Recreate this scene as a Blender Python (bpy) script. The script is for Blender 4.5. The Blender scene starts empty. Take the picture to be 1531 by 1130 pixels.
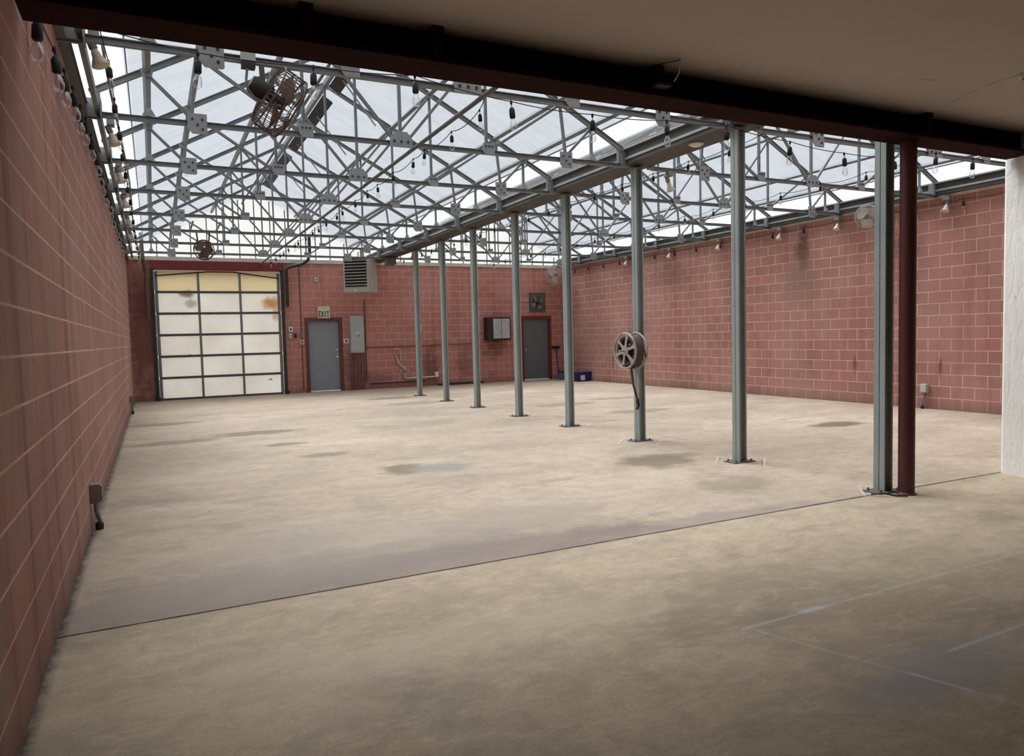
import bpy, bmesh, math, random
from mathutils import Vector, Matrix
random.seed(7)
C = bpy.context.scene.collection
PI = math.pi

# ------------------------------------------------------------------ helpers
def lin(r, g, b):
    f = lambda v: (v/255/12.92) if v/255 <= .04045 else ((v/255+.055)/1.055)**2.4
    return (f(r), f(g), f(b), 1)

class MB:
    """collects simple solids and links them as one mesh"""
    def __init__(s): s.bm = bmesh.new()
    def poly(s, vs, fs):
        v = [s.bm.verts.new(p) for p in vs]
        for f in fs:
            try: s.bm.faces.new([v[i] for i in f])
            except ValueError: pass
        return s
    def box(s, x0, x1, y0, y1, z0, z1):
        return s.poly([(x0,y0,z0),(x1,y0,z0),(x1,y1,z0),(x0,y1,z0),(x0,y0,z1),(x1,y0,z1),(x1,y1,z1),(x0,y1,z1)],
            [(3,2,1,0),(4,5,6,7),(0,1,5,4),(1,2,6,5),(2,3,7,6),(3,0,4,7)])
    def cbox(s, c, sz):
        return s.box(c[0]-sz[0]/2,c[0]+sz[0]/2,c[1]-sz[1]/2,c[1]+sz[1]/2,c[2]-sz[2]/2,c[2]+sz[2]/2)
    def extrude(s, prof, a, b, up=(0,0,1)):
        """profile (list of (u,v)) swept from a to b; v follows up"""
        a, b = Vector(a), Vector(b); d = (b-a).normalized(); up = Vector(up)
        if abs(d.dot(up)) > .99: up = Vector((0,1,0))
        u = d.cross(up).normalized(); w = u.cross(d)
        n = len(prof)
        vs = [tuple(a+u*p[0]+w*p[1]) for p in prof]+[tuple(b+u*p[0]+w*p[1]) for p in prof]
        return s.poly(vs, [tuple(range(n))[::-1], tuple(range(n,2*n))]+[(i,(i+1)%n,n+(i+1)%n,n+i) for i in range(n)])
    def bar(s, a, b, w, h, up=(0,0,1)):
        return s.extrude([(-w/2,-h/2),(w/2,-h/2),(w/2,h/2),(-w/2,h/2)], a, b, up)
    def channel(s, a, b, w, h, t=.006, up=(0,0,1), flip=1):
        p = [(-w/2,-h/2),(w/2,-h/2),(w/2,-h/2+t),(-w/2+t,-h/2+t),(-w/2+t,h/2-t),(w/2,h/2-t),(w/2,h/2),(-w/2,h/2)]
        if flip < 0: p = [(-x,y) for x,y in p][::-1]
        return s.extrude(p, a, b, up)
    def tube(s, pts, r, n=8, cap=True):
        pts = [Vector(p) for p in pts]; rings = []
        pu = None
        for i, p in enumerate(pts):
            d = (pts[min(i+1,len(pts)-1)]-pts[max(i-1,0)]).normalized()
            if pu is None:
                pu = d.orthogonal().normalized()
            else:
                pu = (pu-d*pu.dot(d)); pu = pu.normalized() if pu.length > 1e-6 else d.orthogonal().normalized()
            w = d.cross(pu)
            rings.append([s.bm.verts.new(p+(pu*math.cos(2*PI*k/n)+w*math.sin(2*PI*k/n))*r) for k in range(n)])
        for A, B in zip(rings, rings[1:]):
            for k in range(n): s.bm.faces.new((A[k],A[(k+1)%n],B[(k+1)%n],B[k]))
        if cap:
            s.bm.faces.new(rings[0][::-1]); s.bm.faces.new(rings[-1])
        return s
    def lathe(s, prof, n=16, M=None):
        """prof: list of (r,z) around local z"""
        M = M or Matrix(); rings = []
        for r, z in prof:
            if r < 1e-5: rings.append([s.bm.verts.new(M @ Vector((0,0,z)))])
            else: rings.append([s.bm.verts.new(M @ Vector((r*math.cos(2*PI*k/n), r*math.sin(2*PI*k/n), z))) for k in range(n)])
        for A, B in zip(rings, rings[1:]):
            for k in range(n):
                if len(A) == 1 and len(B) == 1: continue
                if len(A) == 1: s.bm.faces.new((A[0],B[(k+1)%n],B[k]))
                elif len(B) == 1: s.bm.faces.new((A[k],A[(k+1)%n],B[0]))
                else: s.bm.faces.new((A[k],A[(k+1)%n],B[(k+1)%n],B[k]))
        return s
    def torus(s, R, r, M=None, n=32, m=6):
        M = M or Matrix(); rings = []
        for i in range(n):
            a = 2*PI*i/n
            rings.append([s.bm.verts.new(M @ Vector(((R+r*math.cos(2*PI*j/m))*math.cos(a),(R+r*math.cos(2*PI*j/m))*math.sin(a),r*math.sin(2*PI*j/m)))) for j in range(m)])
        for i in range(n):
            A, B = rings[i], rings[(i+1)%n]
            for j in range(m): s.bm.faces.new((A[j],B[j],B[(j+1)%m],A[(j+1)%m]))
        return s
    def plate_xz(s, outline, y0, y1):
        n = len(outline)
        vs = [(x,y0,z) for x,z in outline]+[(x,y1,z) for x,z in outline]
        return s.poly(vs, [tuple(range(n)), tuple(range(n,2*n))[::-1]]+[(i,n+i,n+(i+1)%n,(i+1)%n) for i in range(n)])
    def build(s, name, mat, parent=None, loc=None, smooth=False, bevel=0):
        bmesh.ops.recalc_face_normals(s.bm, faces=s.bm.faces[:])
        me = bpy.data.meshes.new(name); s.bm.to_mesh(me); s.bm.free()
        if smooth:
            for p in me.polygons: p.use_smooth = True
        o = bpy.data.objects.new(name, me); C.objects.link(o)
        if mat: me.materials.append(mat)
        if parent: o.parent = parent
        if loc: o.location = loc
        if bevel:
            b = o.modifiers.new('bevel','BEVEL'); b.width = bevel; b.segments = 2; b.limit_method = 'ANGLE'
        if smooth:
            try: me.set_sharp_from_angle(angle=math.radians(40))
            except Exception: pass
        return o

def thing(name, label, cat, loc=(0,0,0), rot=(0,0,0), group=None):
    o = bpy.data.objects.new(name, None); C.objects.link(o); o.empty_display_size = .1
    o.location = loc; o.rotation_euler = rot
    return tag(o, label, cat, group)
def tag(o, label, cat, group=None):
    o['label'] = label; o['category'] = cat
    if group: o['group'] = group
    return o
def struct(o, label=None, cat=None):
    o['kind'] = 'structure'
    if label: o['label'] = label
    if cat: o['category'] = cat
    return o
def copy_tree(o, parent=None):
    c = o.copy(); C.objects.link(c)
    if parent: c.parent = parent
    for ch in list(o.children): copy_tree(ch, c)
    return c
ORD = ['nearest','second','third','fourth','fifth','sixth','seventh','eighth','ninth','tenth']

# ------------------------------------------------------------------ node helpers
class NT:
    def __init__(s, name):
        s.m = bpy.data.materials.new(name); s.m.use_nodes = True
        s.t = s.m.node_tree; s.t.nodes.clear()
        s.out = s.t.nodes.new('ShaderNodeOutputMaterial')
    def n(s, typ, **kw):
        nd = s.t.nodes.new('ShaderNode'+typ)
        for k, v in kw.items():
            if k.startswith('_'): setattr(nd, k[1:], v)
            else:
                key = int(k[1:]) if k[0] == 'i' and k[1:].isdigit() else k.replace('__',' ')
                s.set(nd.inputs[key], v)
        return nd
    def set(s, inp, v):
        if isinstance(v, bpy.types.NodeSocket): s.t.links.new(v, inp)
        else: inp.default_value = v
    def math(s, op, a, b=0.0, clamp=False):
        nd = s.n('Math', _operation=op, _use_clamp=clamp); s.set(nd.inputs[0], a); s.set(nd.inputs[1], b); return nd.outputs[0]
    def mix(s, f, a, b, blend='MIX'):
        nd = s.n('MixRGB', _blend_type=blend); s.set(nd.inputs[0], f); s.set(nd.inputs[1], a); s.set(nd.inputs[2], b); return nd.outputs[0]
    def noise(s, vec, scale, detail=4, rough=.55, dist=0):
        nd = s.n('TexNoise', Scale=scale, Detail=detail, Roughness=rough, Distortion=dist)
        if vec is not None: s.set(nd.inputs['Vector'], vec)
        return nd.outputs['Fac']
    def ramp(s, f, *stops):
        nd = s.n('ValToRGB'); s.set(nd.inputs[0], f)
        cr = nd.color_ramp
        while len(cr.elements) < len(stops): cr.elements.new(.5)
        for e, (p, c) in zip(cr.elements, stops):
            e.position = p; e.color = c if isinstance(c, tuple) else (c,c,c,1)
        return nd.outputs[0]
    def obj(s): return s.n('TexCoord').outputs['Object']
    def scale(s, vec, sc, loc=(0,0,0)):
        nd = s.n('Mapping', Scale=sc, Location=loc); s.set(nd.inputs[0], vec); return nd.outputs[0]
    def sep(s, vec):
        nd = s.n('SeparateXYZ'); s.set(nd.inputs[0], vec); return nd.outputs
    def comb(s, x, y, z=0.0):
        nd = s.n('CombineXYZ'); s.set(nd.inputs[0], x); s.set(nd.inputs[1], y); s.set(nd.inputs[2], z); return nd.outputs[0]
    def bump(s, h, strength=.3, dist=.01):
        nd = s.n('Bump', Strength=strength, Distance=dist); s.set(nd.inputs['Height'], h); return nd.outputs[0]
    def bsdf(s, color, rough=.7, metal=0, normal=None, spec=.4):
        p = s.n('BsdfPrincipled'); s.set(p.inputs['Base Color'], color); s.set(p.inputs['Roughness'], rough)
        s.set(p.inputs['Metallic'], metal); s.set(p.inputs['Specular IOR Level'], spec)
        if normal is not None: s.set(p.inputs['Normal'], normal)
        return p.outputs[0]
    def done(s, shader):
        s.t.links.new(shader, s.out.inputs['Surface']); return s.m

def simple(name, col, rough=.6, metal=0, var=.18, scale=6, bump=0, spec=.4, var2=None):
    t = NT(name); o = t.obj()
    f = t.noise(o, scale, 6, .6)
    dark = tuple(c*(1-var) for c in col[:3])+(1,); light = tuple(min(1,c*(1+var)) for c in col[:3])+(1,)
    c = t.ramp(f, (.3, dark), (.7, light))
    if var2:
        c = t.mix(t.ramp(t.noise(o, scale*.5, 8, .7), (.52,0.0),(.68,1.0)), c, var2)
    nrm = t.bump(t.noise(o, scale*8, 4), bump, .005) if bump else None
    return t.done(t.bsdf(c, rough, metal, nrm, spec))

# ------------------------------------------------------------------ layout (metres, camera stands at x=0 y=0)
XL, XR, YB = -.5, 12.09, 20.75          # inner faces of the side walls and of the back wall
WZ = 3.6                                # block wall height
SEAM = 4.215
COLS = {1:(5.765,6.045),2:(5.83,7.967),3:(5.865,9.864),4:(5.88,11.671),5:(5.92,13.646),6:(5.95,15.491),7:(5.975,17.401)}
TY = [6.045,7.967,9.864,11.671,13.646,15.491,17.401,19.3]
CZ = 3.635                              # truss bottom chord centre
BAY = {'left':2.6,'right':9.06}

# ------------------------------------------------------------------ materials
galv = simple('galvanised steel', lin(118,124,126), .5, .05, .14, 5, var2=lin(98,102,102))
galv_light = simple('light zinc plate', lin(148,152,152), .5, .05, .15, 14, var2=lin(120,123,122))
galv_dark = simple('weathered gutter steel', lin(92,92,88), .6, .05, .22, 3, var2=lin(76,70,62))
column_mat = simple('grey green column paint', lin(152,160,157), .45, 0, .08, 3, var2=lin(132,139,135))
dark_metal = simple('dark steel', lin(52,50,50), .6, .2, .2, 8)
rusty = simple('dusty brown fan wire', lin(104,88,78), .8, .1, .3, 20, var2=lin(70,52,40))
black_plastic = simple('black plastic', lin(22,22,23), .5, 0, .1, 10)
cable_mat = simple('black cable', lin(24,24,25), .6, 0, .1, 10)
red_steel = simple('dark red oxide steel', lin(42,13,9), .8, 0, .3, 3, spec=.05, var2=lin(28,10,8))
red_pipe_mat = simple('dark red painted pipe', lin(88,46,45), .5, 0, .15, 2, var2=lin(72,38,37))
red_trim = simple('dark red paint', lin(110,38,40), .6, 0, .15, 3)
red_frame = simple('dull red brown paint', lin(98,56,52), .6, 0, .15, 3)
white_plastic = simple('white plastic', lin(214,212,204), .5, 0, .05, 8)
grey_paint = simple('grey door paint', lin(134,140,146), .5, 0, .06, 2, var2=lin(124,130,135))
grey_paint_dark = simple('dark grey door paint', lin(96,101,104), .5, 0, .08, 2, var2=lin(86,90,92))
panel_grey = simple('grey enamel', lin(168,174,172), .45, 0, .05, 4)
heater_mat = simple('beige grey enamel', lin(172,168,158), .5, 0, .06, 4)
lamp_mat = simple('floodlamp porcelain', lin(198,186,172), .5, 0, .12, 12)
conduit_mat = simple('grey conduit', lin(128,128,124), .5, .2, .12, 8)
blue_plastic = simple('navy blue plastic', lin(34,38,92), .5, 0, .1, 8)
blue_box = simple('faded violet blue cardboard', lin(96,92,128), .7, 0, .1, 8)
hose_mat = simple('dusty hose', lin(86,70,66), .8, 0, .2, 12)
reel_mat = simple('worn zinc reel', lin(170,160,152), .6, .05, .25, 22, var2=lin(112,100,92))
pvc = simple('grey white pipe', lin(186,178,170), .5, 0, .1, 6)
sill_mat = simple('pale dusty sill', lin(198,190,176), .8, 0, .12, 5)
letter_mat = simple('black letter', lin(20,20,20), .6, 0, .05, 5)

def block_wall(name, axis, block, mortar, streak, topgrime=.0, vein=.55, patches=(), mort=.0045, head=1.0):
    t = NT(name); o = t.obj(); x, y, z = t.sep(o)
    u = y if axis == 'y' else x
    uv = t.comb(u, z, 0.0)
    b = t.n('TexBrick', Scale=1.0, Mortar__Size=mort, Mortar__Smooth=.3, Bias=0.0, Brick__Width=.4064, Row__Height=.2032,
            Color1=(0,0,0,1), Color2=(1,1,1,1), Mortar=(.5,.5,.5,1), _offset=.5)
    t.set(b.inputs['Vector'], uv)
    pores = t.noise(o, 160, 3, .7)
    big = t.noise(t.scale(o, (.6,.6,.6)), 1.0, 6, .6)
    st = t.noise(t.scale(o, (7,7,.35)), 1.0, 6, .65)
    c = t.mix(t.math('MULTIPLY', b.outputs['Color'], .7), block, tuple(v*k for v, k in zip(block[:3],(.68,.80,.76)))+(1,))
    c = t.mix(t.ramp(big, (.4,0.0),(.66,.8)), c, tuple(min(1,v*k) for v, k in zip(block[:3],(1.18,1.42,1.4)))+(1,))
    c = t.mix(t.ramp(st, (.48,0.0),(.74,vein)), c, streak)
    c = t.mix(t.ramp(pores, (.3,.28),(.5,0.0)), c, tuple(v*.35 for v in block[:3])+(1,))
    st2 = t.noise(t.scale(o, (4.3,4.3,.22), (3,5,1)), 1.0, 7, .7)
    c = t.mix(t.ramp(st2, (.50,0.0),(.68,vein)), c, tuple(v*.55 for v in block[:3])+(1,))
    fz = t.math('FRACT', t.math('DIVIDE', z, .2032))
    bed = t.math('MAXIMUM', t.math('LESS_THAN', fz, .06), t.math('GREATER_THAN', fz, .94))
    joint = t.math('MULTIPLY', b.outputs['Fac'], t.math('ADD', head, t.math('MULTIPLY', bed, 1.0-head)))
    mfac = t.math('MULTIPLY', joint, t.ramp(t.noise(o, 1.3, 5, .6), (.3,.5),(.6,1.0)))
    c = t.mix(mfac, c, mortar)
    # splash dirt along the foot of the wall and below the eave
    foot = t.math('MULTIPLY', t.ramp(z, (0.0,1.0),(.22,0.0)), t.noise(o, 2.2, 6, .65))
    c = t.mix(t.math('MULTIPLY', foot, .9, True), c, lin(96,84,72))
    for (pu, pz, ru, rz, s, col) in patches:
        wob = t.math('MULTIPLY', t.math('SUBTRACT', t.noise(o, 5, 5, .6), .5), 1.3)
        du = t.math('DIVIDE', t.math('SUBTRACT', u, pu), ru); dz = t.math('DIVIDE', t.math('SUBTRACT', z, pz), rz)
        r = t.math('ADD', t.math('SQRT', t.math('ADD', t.math('MULTIPLY', du, du), t.math('MULTIPLY', dz, dz))), wob)
        c = t.mix(t.math('MULTIPLY', t.ramp(r, (.35,1.0),(1.0,0.0)), s), c, col)
    h = t.math('ADD', t.math('MULTIPLY', b.outputs['Fac'], -.6), t.math('MULTIPLY', pores, .5))
    return t.done(t.bsdf(c, .85, 0, t.bump(h, .5, .006), .25))

red_left = block_wall('red block wall left', 'y', lin(168,120,109), lin(212,174,160), lin(158,142,133), vein=.95, mort=.007, head=.18)
brown = lin(92,66,52); grey_st = lin(140,116,104)
red_right = block_wall('red block wall right', 'y', lin(168,116,106), lin(222,184,172), lin(162,138,126), vein=.45, patches=[
    (10.85,3.05,.22,.55,.85,brown),(10.9,2.4,.7,.7,.5,grey_st),(8.6,2.9,.5,.3,.4,brown),(18.6,1.1,1.6,1.0,.35,grey_st),(15.2,2.9,1.6,.35,.35,brown),
    (9.6,.75,.05,.22,.7,brown),(7.9,.75,.04,.22,.7,brown),(17.8,.6,.05,.3,.8,brown)], mort=.006)
red_back = block_wall('red block wall back', 'x', lin(180,118,109), lin(226,182,170), lin(156,126,116), vein=.4, patches=[
    (7.5,.5,.35,.9,.7,brown),(8.6,.6,.35,.7,.5,brown),(-.2,1.8,.55,2.4,.8,lin(104,72,66)),(5.6,.3,.9,.3,.5,brown),(9.6,1.05,.5,.5,.4,brown),(5.05,.6,.4,.75,.6,lin(100,72,66))], mort=.006)  # tall patch left of the roller door is painted-in shade

def concrete(name, base, dark, light, stains, chalk=False, deep=False):
    t = NT(name); o = t.obj(); x, y, z = t.sep(o)
    big = t.noise(t.scale(o, (.35,.55,1)), 1.0, 7, .62, .4)
    mid = t.noise(t.scale(o, (1.3,2.2,1)), 1.3, 12, .72, .6)
    sw = t.noise(t.scale(o, (2.2,6.5,1)), 1.6, 10, .74, 1.6)
    mott = t.noise(o, 7, 10, .75, .5)
    fine = t.noise(o, 60, 6, .75)
    c = t.ramp(big, (.3, dark), (.52, base), (.72, light))
    c = t.mix(t.ramp(mid, (.36,.42),(.55,0.0)), c, tuple(v*.72 for v in dark[:3])+(1,))
    c = t.mix(t.ramp(sw, (.5,0.0),(.68,.45)), c, light)
    c = t.mix(t.ramp(mott, (.36,.26),(.52,0.0)), c, tuple(v*.68 for v in dark[:3])+(1,))
    c = t.mix(t.ramp(mott, (.54,0.0),(.7,.3)), c, light)
    c = t.mix(t.ramp(fine, (.34,.34),(.5,0.0)), c, tuple(v*.5 for v in dark[:3])+(1,))
    sp = t.n('TexVoronoi', Scale=2.3); t.set(sp.inputs['Vector'], o)
    spk = t.math('MULTIPLY', t.math('LESS_THAN', sp.outputs['Distance'], .026), t.math('GREATER_THAN', t.sep(sp.outputs['Color'])[0], .72))
    c = t.mix(t.math('MULTIPLY', spk, .75), c, lin(52,44,38))
    # dirt and wear along the joint between the slabs
    sd = t.math('ADD', t.math('ABSOLUTE', t.math('SUBTRACT', y, SEAM)), t.math('MULTIPLY', t.math('SUBTRACT', t.noise(o, 5, 6, .7), .5), .03))
    c = t.mix(t.math('MULTIPLY', t.ramp(t.math('DIVIDE', sd, .028), (.2,1.0),(1.0,0.0)), t.ramp(t.noise(o, 2.4, 6, .7), (.35,.2),(.6,.85))), c, lin(74,62,54))
    pat = t.noise(t.scale(o, (.8,1.7,1), (5,2,0)), 1.0, 10, .68, .5)
    c = t.mix(t.ramp(pat, (.56,0.0),(.66,.42)), c, tuple(v*.62 for v in dark[:3])+(1,))
    wob = t.math('MULTIPLY', t.math('SUBTRACT', t.noise(o, 2.6, 8, .75), .5), 1.7)
    for (sx, sy, rx, ry, s, col) in stains:
        du = t.math('DIVIDE', t.math('SUBTRACT', x, sx), rx); dv = t.math('DIVIDE', t.math('SUBTRACT', y, sy), ry)
        r = t.math('ADD', t.math('SQRT', t.math('ADD', t.math('MULTIPLY', du, du), t.math('MULTIPLY', dv, dv))), wob)
        c = t.mix(t.math('MULTIPLY', t.ramp(r, (.55,1.0),(1.0,0.0)), s), c, col)
    def line(d, w, s, col, cc):      # thin line where |d| < w
        a = t.math('ABSOLUTE', d)
        br = t.ramp(t.noise(o, 3.0, 5, .7), (.38,.15),(.6,1.0))
        return t.mix(t.math('MULTIPLY', t.math('MULTIPLY', t.math('LESS_THAN', a, w), s), br), cc, col)
    if deep:   # saw cut along the column row and the diamond joints round the columns
        wl = t.math('MULTIPLY', t.math('SUBTRACT', t.noise(o, 1.5, 4, .6), .5), .06)
        c = line(t.math('ADD', t.math('SUBTRACT', x, t.math('ADD', 6.22, t.math('MULTIPLY', y, .018))), wl), .006, .8, lin(84,74,62), c)
        yy = t.math('SUBTRACT', t.math('MODULO', t.math('ADD', y, 1.893*8-6.045+.9465), 1.893), .9465)
        xx = t.math('SUBTRACT', x, t.math('ADD', 5.66, t.math('MULTIPLY', y, .0187)))
        dd = t.math('SUBTRACT', t.math('ADD', t.math('ABSOLUTE', xx), t.math('ABSOLUTE', yy)), .36)
        c = line(dd, .020, .6, lin(210,198,180), c)
        c = line(t.math('ADD', dd, .03), .007, .9, lin(70,62,54), c)
    if chalk:
        pale = lin(190,190,186); blue = lin(176,190,206)
        def seg(ax, ay, bx, by, w, s, col, cc):
            L = math.hypot(bx-ax, by-ay); ux, uy = (bx-ax)/L, (by-ay)/L
            px = t.math('SUBTRACT', x, ax); py = t.math('SUBTRACT', y, ay)
            al = t.math('ADD', t.math('MULTIPLY', px, ux), t.math('MULTIPLY', py, uy))
            ac = t.math('ABSOLUTE', t.math('SUBTRACT', t.math('MULTIPLY', px, uy), t.math('MULTIPLY', py, ux)))
            ins = t.math('MULTIPLY', t.math('MULTIPLY', t.math('GREATER_THAN', al, 0.0), t.math('LESS_THAN', al, L)), t.ramp(t.math('DIVIDE', ac, w), (.5,1.0),(1.0,0.0)))
            br = t.ramp(t.noise(o, 14.0, 5, .7), (.3,.3),(.6,1.0))
            return t.mix(t.math('MULTIPLY', t.math('MULTIPLY', ins, s), br), cc, col)
        c = seg(2.5,2.62,6.9,2.68,.012,.34,pale,c); c = seg(2.9,2.63,3.08,2.635,.028,.4,blue,c)
        c = seg(2.54,2.62,2.98,1.35,.010,.3,pale,c); c = seg(2.78,1.95,2.86,1.72,.016,.3,blue,c)
        c = seg(3.12,1.99,5.5,2.03,.014,.45,blue,c); c = seg(3.2,2.0,3.55,1.3,.008,.25,pale,c)
    # dirt gathered in the angle with the side wall
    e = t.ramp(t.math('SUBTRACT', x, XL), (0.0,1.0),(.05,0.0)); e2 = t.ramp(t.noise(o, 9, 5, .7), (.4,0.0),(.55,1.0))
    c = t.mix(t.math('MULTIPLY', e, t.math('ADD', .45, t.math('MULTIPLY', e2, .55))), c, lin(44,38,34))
    rough = t.ramp(mid, (.3,.62),(.7,.85))
    return t.done(t.bsdf(c, rough, 0, t.bump(t.math('ADD', fine, t.math('MULTIPLY', sw, .6)), .25, .004), .3))

PU = lin(124,110,102); ST = lin(80,70,54); GR = lin(150,140,126)
floor_far = concrete('concrete slab', lin(174,157,137), lin(152,136,118), lin(195,177,156), [
    (2.45,7.75,.34,.36,.75,lin(96,88,62)),(2.85,7.62,.42,.36,.9,lin(136,128,116)),(9.2,7.62,.6,.3,.85,lin(90,82,60)),
    (1.7,4.4,2.0,.40,.7,PU),(.2,4.5,1.2,.5,.5,PU),(3.6,4.3,1.5,.22,.5,PU),(1.0,5.2,1.3,.6,.5,GR),(2.6,5.1,.8,.45,.5,GR),(1.6,4.75,1.2,.35,.45,lin(132,120,110)),(.4,4.6,1.0,.4,.4,GR),
    (1.4,12.2,.9,.35,.6,ST),(1.6,10.6,.35,.2,.6,ST),(1.9,9.3,.4,.22,.5,ST),(.2,11.8,.8,.3,.5,ST),(.1,14.6,.8,.35,.5,ST),(5.2,15.5,1.0,.5,.4,ST),(5.2,17.2,.8,.4,.6,ST),
    (5.05,6.6,.55,.5,.7,lin(100,88,70)),(4.85,5.2,.5,.4,.55,lin(124,110,92)),(5.3,6.75,.5,.25,.6,lin(112,100,82)),(8.0,11,.9,.35,.45,ST),(7.6,13,.9,.4,.4,ST),(9.2,13.5,.9,.3,.4,ST)], deep=True)
floor_near = concrete('worn concrete slab', lin(176,158,134), lin(148,132,111), lin(197,178,152), [
    (3.0,1.9,.5,.25,.45,lin(136,130,134)),(2.6,1.85,.28,.2,.35,lin(130,126,132)),(1.3,1.4,.8,.3,.35,lin(120,108,94)),(1.6,3.2,1.2,.3,.3,lin(184,168,146)),(.5,3.1,.6,.5,.3,lin(182,166,144))], chalk=True)

t = NT('painted ceiling'); o = t.obj()
c = t.ramp(t.noise(o, .5, 5, .6), (.3, lin(176,164,152)), (.7, lin(188,173,162)))
x, y, z = t.sep(o)
for (ax, ay, bx, by, s_) in ((5.76,3.72,5.62,3.36,.35),(5.62,3.36,5.58,3.0,.6),(5.58,3.0,5.5,2.4,.5),(5.02,3.44,5.16,3.42,.4),(7.3,2.2,5.2,2.35,.15)):
    L = math.hypot(bx-ax,by-ay); ux, uy = (bx-ax)/L,(by-ay)/L
    px = t.math('SUBTRACT', x, ax); py = t.math('SUBTRACT', y, ay)
    al = t.math('ADD', t.math('MULTIPLY', px, ux), t.math('MULTIPLY', py, uy))
    ac = t.math('ABSOLUTE', t.math('ADD', t.math('SUBTRACT', t.math('MULTIPLY', px, uy), t.math('MULTIPLY', py, ux)), t.math('MULTIPLY', t.math('SUBTRACT', t.noise(o, 9, 4, .6), .5), .06)))
    ins = t.math('MULTIPLY', t.math('MULTIPLY', t.math('GREATER_THAN', al, 0.0), t.math('LESS_THAN', al, L)), t.math('LESS_THAN', ac, .007))
    c = t.mix(t.math('MULTIPLY', ins, s_), c, lin(60,50,44))
ceiling_mat = t.done(t.bsdf(c, .75, 0, t.bump(t.noise(o, 4, 6), .15, .01), .3))
t = NT('white plaster'); o = t.obj()
c = t.ramp(t.noise(o, 1.6, 8, .7), (.3, lin(228,224,218)), (.7, lin(244,241,236)))
c = t.mix(t.ramp(t.noise(o, 9, 6, .7), (.62,0.0),(.72,.6)), c, lin(160,150,140))
plaster = t.done(t.bsdf(c, .8, 0, t.bump(t.noise(t.scale(o,(6,6,2.5)), 1.6, 8, .65, .8), .8, .02), .3))

def glazing(name, tint, amount, streaky):
    t = NT(name); o = t.obj()
    s1 = t.noise(t.scale(o, (.5,3.0,.5)), 1.4, 6, .6); s2 = t.noise(o, 2.2, 7, .65)
    v = t.math('ADD', t.math('MULTIPLY', s1, .6), t.math('MULTIPLY', s2, .4))
    lo = tuple(c*(1-streaky) for c in tint[:3])+(1,)
    col = t.ramp(v, (.35, lo), (.62, tint))
    tr = t.n('BsdfTransparent', Color=col); tl = t.n('BsdfTranslucent', Color=col)
    mx = t.n('MixShader', i0=amount); t.set(mx.inputs[1], tr.outputs[0]); t.set(mx.inputs[2], tl.outputs[0])
    return t.done(mx.outputs[0])
roof_mat = glazing('ribbed roof glazing', (.655,.675,.705,1), .07, .12)
eave_mat = glazing('clear eave glazing', (.99,.99,.99,1), .05, .02)
gable_mat = glazing('cream gable glazing', (.74,.73,.69,1), .3, .06)

t = NT('roller door skin'); o = t.obj(); x, y, z = t.sep(o)
c = t.ramp(t.noise(o, 1.2, 6, .6), (.3, lin(236,232,224)), (.7, lin(246,244,238)))
c = t.mix(0.0, c, lin(226,212,166))
top = t.math('GREATER_THAN', z, 2.78)
c = t.mix(t.math('MULTIPLY', top, .55), c, lin(238,222,172))
for (px, pz, rx, rz, s, col) in [(2.95,2.5,.28,.22,.8,lin(206,160,96)),(3.05,2.2,.1,.3,.5,lin(210,176,120)),(.85,2.75,.22,.12,.7,lin(150,138,110)),(.95,2.5,.2,.14,.5,lin(168,158,140)),(.85,1.15,.05,.04,.8,lin(120,90,60)),(2.85,.42,.06,.03,.8,lin(130,110,90))]:
    wob = t.math('MULTIPLY', t.math('SUBTRACT', t.noise(o, 6, 5, .6), .5), 1.2)
    du = t.math('DIVIDE', t.math('SUBTRACT', x, px), rx); dz = t.math('DIVIDE', t.math('SUBTRACT', z, pz), rz)
    r = t.math('ADD', t.math('SQRT', t.math('ADD', t.math('MULTIPLY', du, du), t.math('MULTIPLY', dz, dz))), wob)
    c = t.mix(t.math('MULTIPLY', t.ramp(r, (.4,1.0),(1.0,0.0)), s), c, col)
df = t.n('BsdfDiffuse', Color=c); tl = t.n('BsdfTranslucent', Color=c); mx = t.n('MixShader', i0=.42)
t.set(mx.inputs[1], df.outputs[0]); t.set(mx.inputs[2], tl.outputs[0])
door_skin = t.done(mx.outputs[0])

t = NT('bulb glass')
lw = t.n('LayerWeight', Blend=.5)
tr = t.n('BsdfTransparent', Color=(.93,.94,.95,1)); gl = t.n('BsdfGlossy', Color=(.9,.9,.9,1), Roughness=.03)
mx = t.n('MixShader', i0=t.math('MULTIPLY', lw.outputs['Facing'], .75)); t.set(mx.inputs[1], tr.outputs[0]); t.set(mx.inputs[2], gl.outputs[0])
glass_mat = t.done(mx.outputs[0])

# ------------------------------------------------------------------ the setting
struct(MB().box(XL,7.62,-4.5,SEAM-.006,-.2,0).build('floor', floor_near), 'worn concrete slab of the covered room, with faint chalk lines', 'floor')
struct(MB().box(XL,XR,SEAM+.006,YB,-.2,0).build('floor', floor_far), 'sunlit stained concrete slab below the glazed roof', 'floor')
struct(MB().box(XL,7.36,SEAM-.006,SEAM+.006,-.2,-.012).build('trim_1', dark_metal), 'dark joint between the two concrete slabs', 'joint')
struct(MB().box(XL-.2,XL,-4.7,YB+.2,-.2,WZ).build('wall_left', red_left), 'long red painted block wall close to the camera', 'wall')
struct(MB().box(XR,XR+.2,4.0,YB+.2,-.2,WZ).build('wall_right', red_right), 'red painted block wall behind the column row', 'wall')
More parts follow.
